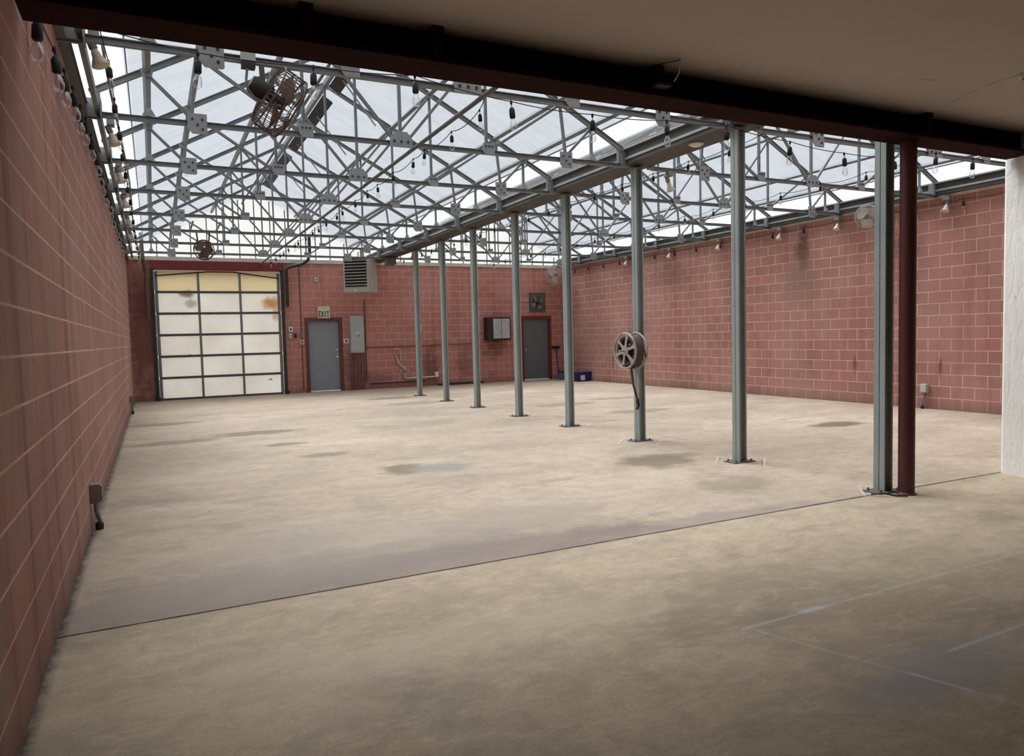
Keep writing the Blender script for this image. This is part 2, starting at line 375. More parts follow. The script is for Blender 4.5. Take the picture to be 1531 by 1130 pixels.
# back wall with openings for the roller door and two doors
bw = MB()
D0, D1, DH = .08, 3.22, 3.36
E0, E1, EH = 3.86, 4.82, 2.05
F0, F1, FH = 10.62, 11.64, 2.03
for a, b, z0, z1 in [(XL,D0,-.2,WZ),(D0,D1,DH,WZ),(D1,E0,-.2,WZ),(E0,E1,EH,WZ),(E1,F0,-.2,WZ),(F0,F1,FH,WZ),(F1,XR,-.2,WZ)]:
    bw.box(a,b,YB,YB+.2,z0,z1)
bmesh.ops.remove_doubles(bw.bm, verts=bw.bm.verts[:], dist=1e-4)
struct(bw.build('wall_back', red_back), 'red painted block wall with the roller door', 'wall')
# covered room
struct(MB().box(XL,7.36,-4.5,4.04,3.215,3.4).build('ceiling', ceiling_mat), 'dim painted ceiling of the covered room', 'ceiling')
struct(MB().poly([(7.27,-4.7,-.2),(7.62,-4.7,-.2),(7.62,SEAM,-.2),(7.40,SEAM,-.2),(7.372,SEAM-.03,-.2),(7.27,3.86,-.2)]+[(7.27,-4.7,WZ),(7.62,-4.7,WZ),(7.62,SEAM,WZ),(7.40,SEAM,WZ),(7.372,SEAM-.03,WZ),(7.27,3.86,WZ)],
    [(5,4,3,2,1,0),(6,7,8,9,10,11)]+[(k,(k+1)%6,6+(k+1)%6,6+k) for k in range(6)]).build('wall_side', plaster), 'rough white plastered wall end at the right', 'wall')
struct(MB().box(XL,7.62,-4.7,-4.5,-.2,3.4).build('wall_rear', simple('dull brown plaster', lin(112,100,90), .8, 0, .1, 2)), 'dull brown wall behind the camera', 'wall')
struct(MB().box(7.62,XR,4.0,SEAM,-.2,WZ).build('wall_front', red_back), 'red block wall closing the right bay', 'wall')
struct(MB().box(XL,XR,4.06,4.16,3.4,3.9).build('trim_2', red_back), 'block course above the steel beam', 'wall')

# red wide flange beam over the opening
web_mat = simple('shade darkened brown steel', lin(12,8,8), .8, 0, .25, 3, spec=.05)  # dark brown paint, blackened further with the shade under the ceiling
rb = thing('steel_beam', 'dark red steel beam across the opening, under the ceiling', 'beam', (0,4.05,3.005))
MB().box(XL+.02,7.34,-.13,.13,0,.022).build('bottom_flange', red_steel, rb)
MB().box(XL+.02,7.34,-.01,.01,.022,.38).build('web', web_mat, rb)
for x in (.80,1.53,3.08,5.86):
    MB().box(x-.035,x+.035,-.115,-.011,.023,.208).build('stiffener', red_steel, rb)
# torn ceiling scrap and bracket at the beam
br = thing('ceiling_bracket', 'bent metal bracket where the beam meets the ceiling', 'bracket', (3.09,3.9,3.2))
MB().box(-.09,.02,-.05,.05,-.15,-.135).build('plate', dark_metal, br)
MB().tube([(-.06,-.02,-.01),(.03,-.10,.0),(.04,-.12,.005)],.004,6).build('strap', dark_metal, br)
MB().tube([(.04,-.12,.005),(.045,-.09,-.08),(.03,-.06,-.12)],.005,6).build('strip', sill_mat, br)
cs = thing('ceiling_stub', 'small capped pipe stub on the ceiling', 'pipe stub', (5.65,3.10,3.215))
MB().lathe([(.0,-.02),(.035,-.02),(.04,-.012),(.045,0),(0,0)],14).build('cap', sill_mat, cs)
MB().tube([(0,0,-.02),(0,0,-.034)],.014,8).build('pipe', conduit_mat, cs)

# ------------------------------------------------------------------ columns
def column(i, x, y, label):
    r = thing('steel_column', label, 'column', (x,y,0), group='grey steel columns in a row')
    H = CZ-.02-.012; a = .054; g = .004
    # two lipped channels back to back
    for s in (-1, 1):
        p = [(-a,s*g),(a,s*g),(a,s*a),(a-.018,s*a),(a-.018,s*(a-.004)),(a-.005,s*(a-.004)),(a-.005,s*(g+.005)),(-a+.005,s*(g+.005)),(-a+.005,s*(a-.004)),(-a+.018,s*(a-.004)),(-a+.018,s*a),(-a,s*a)]
        m = MB(); n = len(p)
        m.poly([(q[0],q[1],.012) for q in p]+[(q[0],q[1],H) for q in p], [tuple(range(n)),tuple(range(n,2*n))]+[(k,(k+1)%n,n+(k+1)%n,n+k) for k in range(n)])
        m.build('channel', column_mat, r)
    MB().box(-.040,.040,-g,g,.012,H).build('spacer', dark_metal, r)
    MB().box(-.15,.15,-.09,.09,0,.012).build('base_plate', galv_dark, r, bevel=.002)
    for sx in (-1,1):
        for sy in (-1,1):
            MB().lathe([(0,.034),(.007,.034),(.007,.024),(.014,.024),(.014,.012)],6,Matrix.Translation((sx*.11,sy*.062,0))).build('anchor_bolt', galv_dark, r)
    MB().box(-.085,.085,-.075,.075,H,H+.012).build('cap_plate', galv, r)
    return r
clab = {1:'grey steel column with square base plate, between hose reel column and red pipe post',
        2:'grey steel column carrying the hose reel',
        3:'grey steel column next beyond the hose reel column',
        4:'grey steel column second beyond the hose reel column, beside the corner door',
        5:'grey steel column fourth from the back end of the row beyond the hose reel',
        6:'grey steel column second from the far end of the row',
        7:'grey steel column at the far end of the row'}
clab[5] = 'grey steel column third from the far end of the row'
for i, (x, y) in COLS.items(): column(i, x, y, clab[i])
column(0, 5.735, 4.262, 'grey steel column standing against the dark red pipe post')
pp = thing('pipe_column', 'round dark red pipe post under the steel beam', 'column', (5.80,4.085,0))
MB().tube([(0,0,.0),(0,0,3.003)],.066,28).build('shaft', red_pipe_mat, pp, smooth=True)
MB().lathe([(.066,.02),(.078,.012),(.082,0)],24).build('weld_collar', red_pipe_mat, pp, smooth=True)
# broken concrete bits and wire at the foot of the post
tag(MB().tube([(5.50,4.20,.012),(5.55,4.12,.03),(5.62,4.05,.012),(5.70,4.0,.012)],.009,6).build('bent_rod', dark_metal), 'bent dark rod lying at the foot of the pipe post', 'rod')

# ------------------------------------------------------------------ gutters
gutter_mat = simple('stained dark gutter steel', lin(66,65,61), .6, 0, .25, 3, var2=lin(52,46,40))
def gutter(label, x0, x1, lips, y0=4.25, y1=YB-.02):
    g = thing('gutter_beam', label, 'gutter', ((x0+x1)/2, 0, CZ+.0))
    a, b = x0-(x0+x1)/2, x1-(x0+x1)/2; t_ = .006
    zb, zt = .01, .215
    p = [(a,zb),(b,zb),(b,zt),(b-t_,zt),(b-t_,zb+t_),(a+t_,zb+t_),(a+t_,zt),(a,zt)]
    m = MB(); n = len(p)
    m.poly([(q[0],y0,q[1]) for q in p]+[(q[0],y1,q[1]) for q in p], [tuple(range(n)),tuple(range(n,2*n))]+[(k,(k+1)%n,n+(k+1)%n,n+k) for k in range(n)])
    m.build('trough', gutter_mat, g)
    for sx, on in ((-1,lips[0]),(1,lips[1])):
        if not on: continue
        e = a if sx < 0 else b
        MB().bar((e+sx*.018,y0,zt-.01),(e+sx*.018,y1,zt-.01),.034,.02).build('lip', galv_light, g)
        MB().bar((e+sx*.006,y0,zb+.07),(e+sx*.006,y1,zb+.07),.012,.03).build('rib', galv_light, g)
    for Y in TY:
        for sx, on in ((-1,lips[0]),(1,lips[1])):
            if not on: continue
            e = a if sx < 0 else b
            MB().box(min(e,e+sx*.05),max(e,e+sx*.05),Y-.05,Y+.05,zb-.005,zt-.025).build('saddle', galv, g)
    return g
gutter('wide grey valley gutter beam on top of the column row', 5.63, 6.03, (1,1))
er = thing('eave_rails', 'pair of grey eave rails along the top of the left wall', 'eave rail', (XL,0,CZ))
MB().channel((.035,4.25,.03),(.035,YB-.02,.03),.05,.13,.006).build('rail', galv_dark, er)
MB().channel((.135,4.25,.06),(.135,YB-.02,.06),.04,.09,.006,flip=-1).build('rail', galv, er)
for Y in TY:
    MB().box(.0,.16,Y-.012,Y+.012,-.045,.12).build('tie_plate', galv, er)
    MB().box(.162,.172,Y-.11,Y+.11,-.03,.14).build('tie_plate', galv_light, er)
gutter('grey eave gutter along the top of the far right wall', XR-.14, XR-.02, (1,0))
struct(MB().box(XL-.2,XL+.008,4.25,YB,WZ,WZ+.04).build('trim_3', galv_dark), 'grey capping on the left wall top', 'capping')
struct(MB().box(XR-.05,XR+.02,4.25,YB,WZ,WZ+.04).build('trim_4', sill_mat), 'pale sill on the right wall top', 'sill')
struct(MB().box(XL,XR,YB-.04,YB+.1,WZ,WZ+.10).build('trim_5', sill_mat), 'pale sill on the back wall top', 'sill')

# ------------------------------------------------------------------ roof trusses
HS = 2.98; S0 = .20; SL = .535
def zt(x): return S0+(HS+.07-abs(x))*SL
def octo(cx, cz, w, h, c=.3):
    a, b = w/2, h/2; k = min(a,b)*c*1.6
    return [(cx-a+k,cz-b),(cx+a-k*.3,cz-b),(cx+a,cz-b+k*.3),(cx+a,cz+b),(cx-a,cz+b),(cx-a,cz-b+k)]
def make_truss(label, loc):
    r = thing('roof_truss', label, 'truss', loc, group='steel roof trusses')
    m = MB().channel((-HS,0,0),(HS,0,0),.042,.052,.007); m.bar((-HS,.004,0),(HS,.004,0),.012,.05)
    m.build('bottom_chord', galv, r)
    for s in (-1, 1):
        m = MB().channel((s*(HS+.04),0,S0+.0),(0,0,zt(0)-.01),.05,.055,.008,flip=-s); m.bar((s*(HS+.04),-.012*0,S0),(0,0,zt(0)-.01),.014,.05)
        m.build('top_chord', galv, r)
        # end shoe on the wall or gutter
        MB().box(min(s*2.97,s*3.08),max(s*2.97,s*3.08),-.034,-.026,-.03,.14).build('end_plate', galv_light, r)
        MB().bar((s*(HS-.03),0,.02),(s*(HS-.03),0,S0+.02),.03,.04).build('heel_post', galv, r)
        P1, P2, P3 = s*2.53, s*2.08, s*1.06
        G1, G2, G3 = s*2.12, s*1.06, s*.02
        for (a, b) in (((P1,zt(P1)-.04),(P1,.02)),((G1+s*.03,.03),(P2,zt(P2)-.03)),((G2,.03),(P3,zt(P3)-.03)),
                       ((P1,zt(P1)-.05),(G1,.02)),((P2,zt(P2)-.05),(G2+s*.03,.02)),((P3,zt(P3)-.05),(G3+s*.05,.03)),
                       ((P2+s*.03, zt(P2)-.02),(G2+s*.99, .03))):
            if abs(a[0]-(P2+s*.03)) < 1e-6 and abs(b[0]-(G2+s*.99)) < 1e-6: continue
            MB().bar((a[0],0,a[1]),(b[0],0,b[1]),.032,.032,(0,1,0)).build('web_member', galv, r)
        MB().plate_xz([(P1-.06,.028),(P1+.06,.028),(P1+.02,.10),(P1-.02,.10)],-.030,-.024).build('gusset_plate', galv_light, r)
        for gx, w, h, dz in ((G1,.18,.20,-.005),(G2,.15,.13,.035)):
            m = MB().plate_xz(octo(gx+.02,dz,w,h),-.034,-.028)
            gp = m.build('gusset_plate', galv_light, r)
            for bx, bz in ((-.045,.045),(.045,.045),(.0,-.01),(.045,-.05)) if w > .16 else ((-.04,.03),(.0,.03),(.04,.03)):
                MB().cbox((gx+.02+bx,-.040,dz+bz),(.018,.010,.018)).build('bolt_head', dark_metal, gp)
        for px in (P1,P2,P3):
            MB().plate_xz([(px-.045,zt(px)-.08),(px+.045,zt(px)-.08),(px+.06,zt(px)-.01),(px-.06,zt(px)-.01)],-.034,-.028).build('node_plate', galv_light, r)
    MB().bar((0,0,.03),(0,0,zt(0)-.03),.034,.034,(0,1,0)).build('web_member', galv, r)
    m = MB().plate_xz([(-.13,-.045),(.13,-.045),(.13,.06),(.07,.13),(-.07,.13),(-.13,.06)],-.034,-.028)
    gp = m.build('gusset_plate', galv_light, r)
    for bx in (-.08,0,.08): MB().cbox((bx,-.040,.02),(.022,.010,.022)).build('bolt_head', dark_metal, gp)
    MB().plate_xz([(-.14,zt(0)-.1),(.14,zt(0)-.1),(.02,zt(0)+.0),(-.02,zt(0)+.0)],-.034,-.028).build('ridge_plate', galv_light, r)
    return r
tl = ['steel roof truss over the %s bay, %s behind the red beam' , 'steel roof truss over the %s bay, at the end against the back wall']
proto = None
for side in ('left','right'):
    for k, Y in enumerate(TY):
        words = 'first' if k == 0 else ORD[k]
        where = 'bay by the left wall' if side == 'left' else 'bay beyond the column row'
        lab = 'steel roof truss over the %s, %s back from the red beam' % (where, words)
        if proto is None: proto = make_truss(lab, (BAY[side],Y,CZ)); continue
        o = copy_tree(proto); o.location = (BAY[side],Y,CZ); o['label'] = lab

# purlins, ridge bars
def purlin(x, z, w, h, label, mat=galv, tilt=0, name='purlin', cat='purlin'):
    m = MB()
    up = (math.sin(tilt),0,math.cos(tilt))
    m.channel((0,0,0),(0,YB-4.27,0),w,h,.008,up); m.bar((0,0,0),(0,YB-4.27,0),w*.4,h*.85,up)
    o = m.build(name, mat, None, (x,4.25,z))
    return tag(o, label, cat, 'lengthwise roof bars')
names = {2.53:'lowest', 2.05:'second', 1.06:'third'}
for side in ('left','right'):
    cx = BAY[side]; bay = 'left bay' if side == 'left' else 'right bay'
    for s in (-1,1):
        for d in (2.53,2.05,1.06):
            sl = 'outer wall side' if (s < 0) == (side == 'left') else 'valley gutter side'
            purlin(cx+s*d, CZ+zt(d)-.02, .055, .05, '%s lengthwise roof bar from the eave, %s of the %s' % (names[d], sl, bay), galv, s*.49)
    rid = thing('ridge_bar', 'dark ridge bar with vent gear along the peak of the %s' % bay, 'ridge', (cx,4.25,CZ+zt(0)-.03))
    MB().bar((0,0,0),(0,YB-4.27,0),.06,.08).build('bar', galv, rid)
    for k, Y in enumerate(TY[:-1]):
        y0, y1 = Y-4.25+.35, TY[k+1]-4.25-.12
        MB().poly([(.05,y0,-.03),(.20,y0,-.13),(.20,y1,-.13),(.05,y1,-.03),(.05,y0,-.05),(.20,y0,-.15),(.20,y1,-.15),(.05,y1,-.05)],
                  [(0,1,2,3),(7,6,5,4),(0,4,5,1),(1,5,6,2),(2,6,7,3),(3,7,4,0)]).build('vent_shutter', dark_metal, rid)
        ym = (y0+y1)/2
        MB().tube([(.1,ym,-.16),(.60,ym+.1,-.74)],.012,6).build('vent_arm', galv_light, rid)
    # vent drive shaft
    o = MB().tube([(cx-.30,4.27,CZ+zt(.3)-.16),(cx-.30,YB-.03,CZ+zt(.3)-.16)],.022,8).build('drive_shaft', galv_dark)
    tag(o, 'round vent drive shaft beside the ridge of the %s' % bay, 'pipe')

# glazing: main sheets and the brighter strip along each eave
wn = 1
RY0, RY1 = 4.2, YB+.12
for side in ('left','right'):
    cx = BAY[side]
    for s in (-1,1):
        def P(d, dz): return (cx+s*d, CZ+zt(d)+dz)
        a, b = P(2.72,.06), P(.0,.06)
        m = MB(); 
        m.poly([(a[0],RY0,a[1]),(b[0],RY0,b[1]),(b[0],RY1,b[1]),(a[0],RY1,a[1])],[(0,1,2,3)])
        struct(m.build('window_%d' % wn, roof_mat), '%s roof slope of translucent ribbed sheets, %s bay' % ('left' if s < 0 else 'right', side), 'roof glazing'); wn += 1
        a, b = P(3.09,.04), P(2.68,.055)
        m = MB().poly([(a[0],RY0,a[1]),(b[0],RY0,b[1]),(b[0],RY1,b[1]),(a[0],RY1,a[1])],[(0,1,2,3)])
        struct(m.build('window_%d' % wn, eave_mat), 'bright clear strip along the %s eave, %s bay' % ('left' if s < 0 else 'right', side), 'roof glazing'); wn += 1
        e = P(2.70,.04)
        tag(MB().bar((e[0],RY0,e[1]),(e[0],RY1,e[1]),.012,.02).build('glazing_bar', galv), 'thin glazing bar above the bright strip, %s slope of the %s bay' % ('left' if s < 0 else 'right', side), 'glazing bar', 'thin glazing bars')
    # gable ends
    for yy, lab in ((YB+.06,'cream glazed gable above the back wall, %s bay'),(4.21,'glazed gable above the steel beam, %s bay')):
        z0 = WZ+.1 if yy > 10 else 3.9
        m = MB().poly([(cx-3.23,yy,z0),(cx+3.23,yy,z0),(cx+3.23,yy,CZ+.14),(cx,yy,CZ+zt(0)+.05),(cx-3.23,yy,CZ+.14)] if yy > 10 else
                      [(cx-2.65,yy,z0),(cx+2.65,yy,z0),(cx,yy,CZ+zt(0)+.03)],[(0,1,2,3,4)] if yy > 10 else [(0,1,2)])
        struct(m.build('window_%d' % wn, gable_mat), lab % side, 'gable glazing'); wn += 1
    fr = thing('gable_frame', 'upright glazing bars in the far gable of the %s bay' % side, 'frame', (cx,YB+.02,WZ+.1))
    for k in range(-7,8):
        x = k*.40; h = CZ+zt(x)-WZ-.1+.0
        if h > .1: MB().bar((x,0,0),(x,0,h),.028,.03).build('mullion', galv, fr)

# ------------------------------------------------------------------ long pipe below the trusses
tag(MB().tube([(2.70,4.3,3.555),(2.70,YB,3.555)],.022,10).build('hanging_pipe', galv_dark, smooth=True), 'long round pipe hung below the trusses down the left bay', 'pipe')

# ------------------------------------------------------------------ string lights
def socket_proto():
    m = MB().tube([(0,0,0),(0,0,-.07)],.004,6)
    m.lathe([(0,-.05),(.016,-.055),(.026,-.075),(.027,-.14),(.021,-.15),(0,-.15)],12)
    m.lathe([(.008,.008),(.012,0),(.012,-.02),(.006,-.03)],8)
    s = m.build('bulb_socket', black_plastic, smooth=True)
    g = MB().lathe([(.013,-.148),(.016,-.16),(.028,-.185),(.033,-.21),(.031,-.235),(.020,-.255),(0,-.262)],14).build('bulb', glass_mat, s, smooth=True)
    g['label'] = 'clear glass bulb'
    return s
SP = socket_proto(); sp_used = []
def string_light(label, anchors, bulbs, sag=.05, closed_ends=None, small=1.0):
    """anchors: points the cable passes through; a bulb hangs at each entry of bulbs (x,y,z)"""
    root = thing('string_light', label, 'string lights', anchors[0], group='strings of clear bulbs')
    A = Vector(anchors[0]); pts = []
    for p, q in zip(anchors, anchors[1:]):
        p, q = Vector(p), Vector(q)
        for i in range(6):
            f = i/6; pts.append(p.lerp(q,f)-Vector((0,0,sag*4*f*(1-f)*min(1,(q-p).length/1.0)))-A)
    pts.append(Vector(anchors[-1])-A)
    MB().tube(pts,.0045,6).build('cable', cable_mat, root)
    for b in bulbs:
        if not sp_used: s = SP; s.parent = root; sp_used.append(1)
        else: s = copy_tree(SP, root)
        s.location = Vector(b)-A; s.rotation_euler = (random.uniform(-.08,.08),random.uniform(-.08,.08),random.uniform(0,6)); s.scale = (small,)*3
    return root
# along the left wall
bl = []; y = 4.5; z = 3.18
for k in range(20):
    bl.append((XL+.05,y,z)); y += .60+.12*(k%3 == 0); z = min(3.54, z+.075)
string_light('string of bulbs hanging low along the top of the left wall', [(XL+.05,4.25,3.2)]+bl+[(XL+.05,YB-.1,3.5)], bl, .03)
bl = [(XL+.30,6.35+.93*k,3.60) for k in range(15)]
string_light('string of bulbs below the left eave, inside the one on the wall', [(XL+.26,5.3,3.64)]+bl+[(XL+.3,YB-.1,3.6)], bl, .02, small=.85)
# across the room along the first truss
yy = 5.93
bl = [(.40,yy,3.60),(1.24,yy,3.62),(2.08,yy,3.66),(2.98,yy,3.55),(3.84,yy,3.53),(4.72,yy,3.57),(5.50,yy,3.60),(6.42,yy,3.52),(7.28,yy,3.47),(8.15,yy,3.50),(8.95,yy,3.62),(9.7,yy,3.62),(10.5,yy,3.62),(11.3,yy,3.62)]
string_light('string of large bulbs crossing the room along the nearest trusses', [(XL+.16,yy,3.70)]+bl+[(XR-.2,yy,3.66)], bl, .02)
# along the hanging pipe
bl = [(2.745+.02*(k%2),6.10+.64*k+.1*(k%3),3.50) for k in range(21)]
string_light('string of small bulbs tied along the long hanging pipe', [(2.745,5.99,3.56)]+bl+[(2.745,YB-.06,3.54)], bl, .06, small=.7)
bl = [(6.12,6.55+.72*k,3.58) for k in range(18)]
string_light('string of small bulbs under the far edge of the valley gutter', [(6.1,6.0,3.60)]+bl+[(6.12,YB-.06,3.58)], bl, .04, small=.7)
bl = [(8.78,6.8+.75*k,3.55) for k in range(17)]
string_light('string of small bulbs down the middle of the bay beyond the columns', [(8.78,6.0,3.60)]+bl+[(8.78,YB-.06,3.58)], bl, .06, small=.75)
bl = [(XR-.035,6.7+.82*k,3.52) for k in range(17)]
string_light('string of bulbs along the top of the far right wall', [(XR-.03,4.5,3.56)]+bl+[(XR-.03,YB-.1,3.56)], bl, .03, small=.8)

# ------------------------------------------------------------------ flood lamps on the eaves
def flood_parts(r, s):
    MB().box(-.035,.035,-.06,.06,-.03,.03).build('junction_box', conduit_mat, r, bevel=.004)
    Md = Matrix.Translation((s*.03,0,-.03))@Matrix.Rotation(s*.35,4,'Y')@Matrix.Rotation(PI,4,'X')
    MB().lathe([(0,0),(.028,0),(.030,.07),(.022,.08),(.022,.085)],14,Md).build('lamp_holder', conduit_mat, r, smooth=True)
    MB().lathe([(.022,.08),(.03,.10),(.034,.13),(.062,.185),(.064,.195),(.05,.205),(0,.21)],18,Md).build('reflector_bulb', lamp_mat, r, smooth=True)
first = None
for k, Y in enumerate([6.2,8.55,10.45,12.3,14.2,16.1]):
    lab = 'reflector flood lamp under the left eave, %s from the red beam' % ('first' if k == 0 else ORD[k])
    if first is None:
        first = thing('flood_lamp', lab, 'lamp', (XL+.22,Y,CZ+.085), group='flood lamps under the left eave'); flood_parts(first, -1)
    else:
        o = copy_tree(first); o.location = (XL+.22,Y,CZ+.085); o['label'] = lab
tag(MB().tube([(XL+.27,6.27,3.68)]+[(XL+.27+.05*math.sin(i*PI/10)**2,6.27+i*.99,3.68-.03*abs(math.sin(i*PI/2.2))) for i in range(1,14)],.011,8).build('conduit_run', conduit_mat), 'grey conduit linking the flood lamps under the left eave', 'conduit')
f2 = None
for k, Y in enumerate([7.75,9.9,11.35,13.2,15.0,16.9]):
    lab = 'reflector flood lamp on the far right wall, %s from the white wall' % ('first' if k == 0 else ORD[k])
    if f2 is None:
        f2 = thing('flood_lamp', lab, 'lamp', (XR-.11,Y,3.56), group='flood lamps on the right wall'); flood_parts(f2, 1)
    else:
        o = copy_tree(f2); o.location = (XR-.11,Y,3.56); o['label'] = lab
o = copy_tree(f2); o.location = (6.36,7.967,3.575); o.rotation_euler = (0,0,PI); o['label'] = 'reflector flood lamp hung beside the valley gutter behind the hose reel column'; del o['group']
# round lamp under the valley gutter
dl = thing('dome_light', 'small round white light under the valley gutter', 'lamp', (5.80,6.75,CZ+.01))
MB().lathe([(0,0),(.085,0),(.09,-.012),(.08,-.02),(0,-.02)],24).build('rim', lamp_mat, dl, smooth=True)
MB().lathe([(.07,-.02),(.055,-.035),(0,-.042)],20).build('lens', white_plastic, dl, smooth=True)
# electrical box with drop cord on the first truss
jb = thing('junction_box', 'grey electrical box on the nearest truss chord', 'electrical box', (.76,6.0,CZ))
MB().box(-.055,.055,-.025,.017,-.03,.09).build('box', panel_grey, jb, bevel=.008)
MB().box(-.05,.05,-.025,.045,-.075,-.03).build('outlet', dark_metal, jb)
pts = [(-.01+.0*i,-.01,-.08) for i in (0,)]+[(-.02,-.0,-.16),(-.015,.0,-.22),(.03,.0,-.29),(.10,.0,-.325),(.17,.01,-.33),(.235,.02,-.325)]
MB().tube(pts,.010,8).build('cord', conduit_mat, jb, smooth=True)

# ------------------------------------------------------------------ circulation fans
def fan_parts(r, R, wire, motor, axis_rot, body=.2, hub=True, bars=28, mat_blade=None):
    """axis along local +z after axis_rot; front at +z"""
    M = axis_rot
    for zc, rr, t_ in ((-.09,R,.008),(.09,R,.008),(.0,R*1.01,.006)):
        MB().torus(rr,t_,M@Matrix.Translation((0,0,zc)),36,6).build('guard_ring', wire, r, smooth=True)
    m = MB()
    for side in (-1,1):
        for k in range(bars):
            a = 2*PI*k/bars; c, s_ = math.cos(a), math.sin(a)
            p = [(.07,side*.125),(R*.6,side*.125),(R*.9,side*.11),(R,side*.09)]
            m.tube([M@Vector((c*q[0],s_*q[0],q[1])) for q in p],.0035,4)
    for k in range(bars):
        a = 2*PI*k/bars; c, s_ = math.cos(a)*R, math.sin(a)*R
        m.tube([M@Vector((c,s_,-.09)),M@Vector((c,s_,.09))],.0035,4)
    for side in (-1,1):
        for rr in (R*.35,R*.65): m.torus(rr,.0035,M@Matrix.Translation((0,0,side*.122)),30,4)
    m.build('guard', wire, r)
    for k in range(3):
        a = 2*PI*k/3+.4; m = MB()
        q = []
        for i in range(6):
            f = i/5; rad = .05+f*(R*.86-.05); w = .05+.07*math.sin(PI*min(1,f*.75+.15))
            for sg in (-1,1):
                tw = .55-.3*f
                q.append(M@Vector((rad*math.cos(a)-sg*w*math.sin(a)*math.cos(tw), rad*math.sin(a)+sg*w*math.cos(a)*math.cos(tw), sg*w*math.sin(tw))))
        fs = [(2*i,2*i+1,2*i+3,2*i+2) for i in range(5)]
        o = m.poly([tuple(v) for v in q], fs).build('blade', mat_blade or wire, r)
        so = o.modifiers.new('thick','SOLIDIFY'); so.thickness = .004
    MB().lathe([(0,-.26),(.06,-.25),(.075,-.22),(.075,-.12),(.05,-.10),(.05,.03),(0,.05)],18,M).build('motor', motor, r, smooth=True)

def rot_to(d, up=Vector((0,0,1))):
    d = Vector(d).normalized(); return d.to_track_quat('Z','Y').to_matrix().to_4x4()
fan = thing('circulation_fan', 'dusty brown cage fan hung below the nearest truss', 'fan', (.99,6.06,3.345))
fan_parts(fan, .25, rusty, dark_metal, rot_to((.80,.15,-.42)), bars=36)
MB().bar((-.13,-.03,CZ-3.345-.02),(-.12,-.02,.08),.04,.012).build('hanger', galv_dark, fan)
MB().box(-.20,-.04,-.05,.04,.05,.10).build('bracket', dark_metal, fan)
fan2 = thing('circulation_fan', 'round cage fan hung in front of the roller door header', 'fan', (1.06,16.7,3.42))
fan_parts(fan2, .20, rusty, rusty, rot_to((-.1,-1,.0)))
for s in (-1,1):
    MB().bar((s*.10,.1,.10),(s*.13,.1,.40),.03,.03).build('hanger', dark_metal, fan2)
MB().bar((-.15,.1,.17),(.15,.1,.17),.03,.03).build('bracket', dark_metal, fan2)
MB().bar((-.25,.1,.40),(.25,.1,.40),.04,.03).build('cross_rail', galv, fan2)
for s in (-1,1): MB().bar((s*.25,.1,.40),(s*.25,-1.21,.40),.03,.03).build('rail_tie', galv, fan2)
fan3 = thing('circulation_fan', 'pale wire guard fan on the right wall behind the pipe post', 'fan', (XR-.42,9.0,3.44))
fan_parts(fan3, .20, reel_mat, conduit_mat, rot_to((-1,-.45,-.1)), mat_blade=lamp_mat, bars=40)
MB().bar((.12,.05,0),(.42,.05,0),.03,.03).build('wall_arm', conduit_mat, fan3)
fan4 = thing('circulation_fan', 'pale wire guard fan in the far back corner', 'fan', (XR-.50,YB-.55,3.36))
fan_parts(fan4, .30, reel_mat, conduit_mat, rot_to((-.55,-.8,-.25)), mat_blade=lamp_mat, bars=40)
MB().bar((.10,.12,0),(.50,.3,.0),.03,.03).build('wall_arm', conduit_mat, fan4)

# ------------------------------------------------------------------ roller door in the back wall
rd = thing('sectional_door', 'cream sectional overhead door with dark frame bars, back wall', 'door', (0,0,0))
door_bar = simple('dark grey door bar', lin(78,80,82), .6, 0, .08, 6); door_stile = simple('grey door bar', lin(120,123,125), .6, 0, .08, 6)
rw = (D1-D0-.06)/3; rh = (DH-.03)/6
for j in range(6):
    m = MB()
    m.box(D0+.03,D1-.03,YB+.06,YB+.075,.02+j*rh+.004,.02+(j+1)*rh-.004)
    m.build('door_section', door_skin, rd)
    MB().box(D0+.03,D1-.03,YB+.035,YB+.059,.02+j*rh-.03,.02+j*rh+.034).build('rail', door_bar, rd)
    for k in (0,1,2,3):
        xx = D0+.03+k*rw; xx = min(max(xx,D0+.06),D1-.06); w = .06 if k in (1,2) else .075
        MB().box(xx-w/2,xx+w/2,YB+.03,YB+.059,.02+j*rh+.036,.02+(j+1)*rh-.032).build('stile', door_stile, rd)
MB().tube([(D0+.06,YB+.01,3.21),(D0+.9,YB+.005,3.29),(D0+1.3,YB+.005,3.33),(D1-1.2,YB+.005,3.33),(D1-.8,YB+.005,3.27),(D1-.06,YB+.01,3.18)],.018,6).build('truss_rod', dark_metal, rd)
for x, s in ((D0-.03,-1),(D1+.03,1)):
    m = MB().box(x-.02,x+.02,YB-.075,YB-.002,.0,3.35); m.build('track', dark_metal, rd)
    MB().box(x-s*.0-.05,x+.05,YB-.03,YB-.001,.0,3.38).build('track_angle', galv_dark, rd)
    MB().box(x-.06,x+.06,YB-.12,YB-.031,0,.10).build('track_foot', dark_metal, rd)
struct(MB().box(D0-.05,D1+.08,YB-.10,YB-.003,DH+.02,WZ-.005).build('trim_6', red_trim), 'dark red timber header above the overhead door', 'header')
tag(MB().tube([(-.08,YB-.16,2.1),(-.08,YB-.16,3.3),(-.13,YB-.30,3.6),(-.15,YB-.30,4.25)],.045,10).build('vent_pipe', simple('brown pipe', lin(96,74,62), .7)), 'brown vertical pipe left of the overhead door', 'pipe')
tag(MB().tube([(3.36,YB-.12,2.4),(3.36,YB-.12,3.40),(3.42,YB-.14,3.47),(3.80,YB-.2,3.57),(3.94,YB-.22,3.68),(3.99,YB-.22,3.85),(3.99,YB-.22,4.3)],.045,10).build('flue_pipe', dark_metal, smooth=True), 'dark bent flue rising from the right of the overhead door', 'pipe')

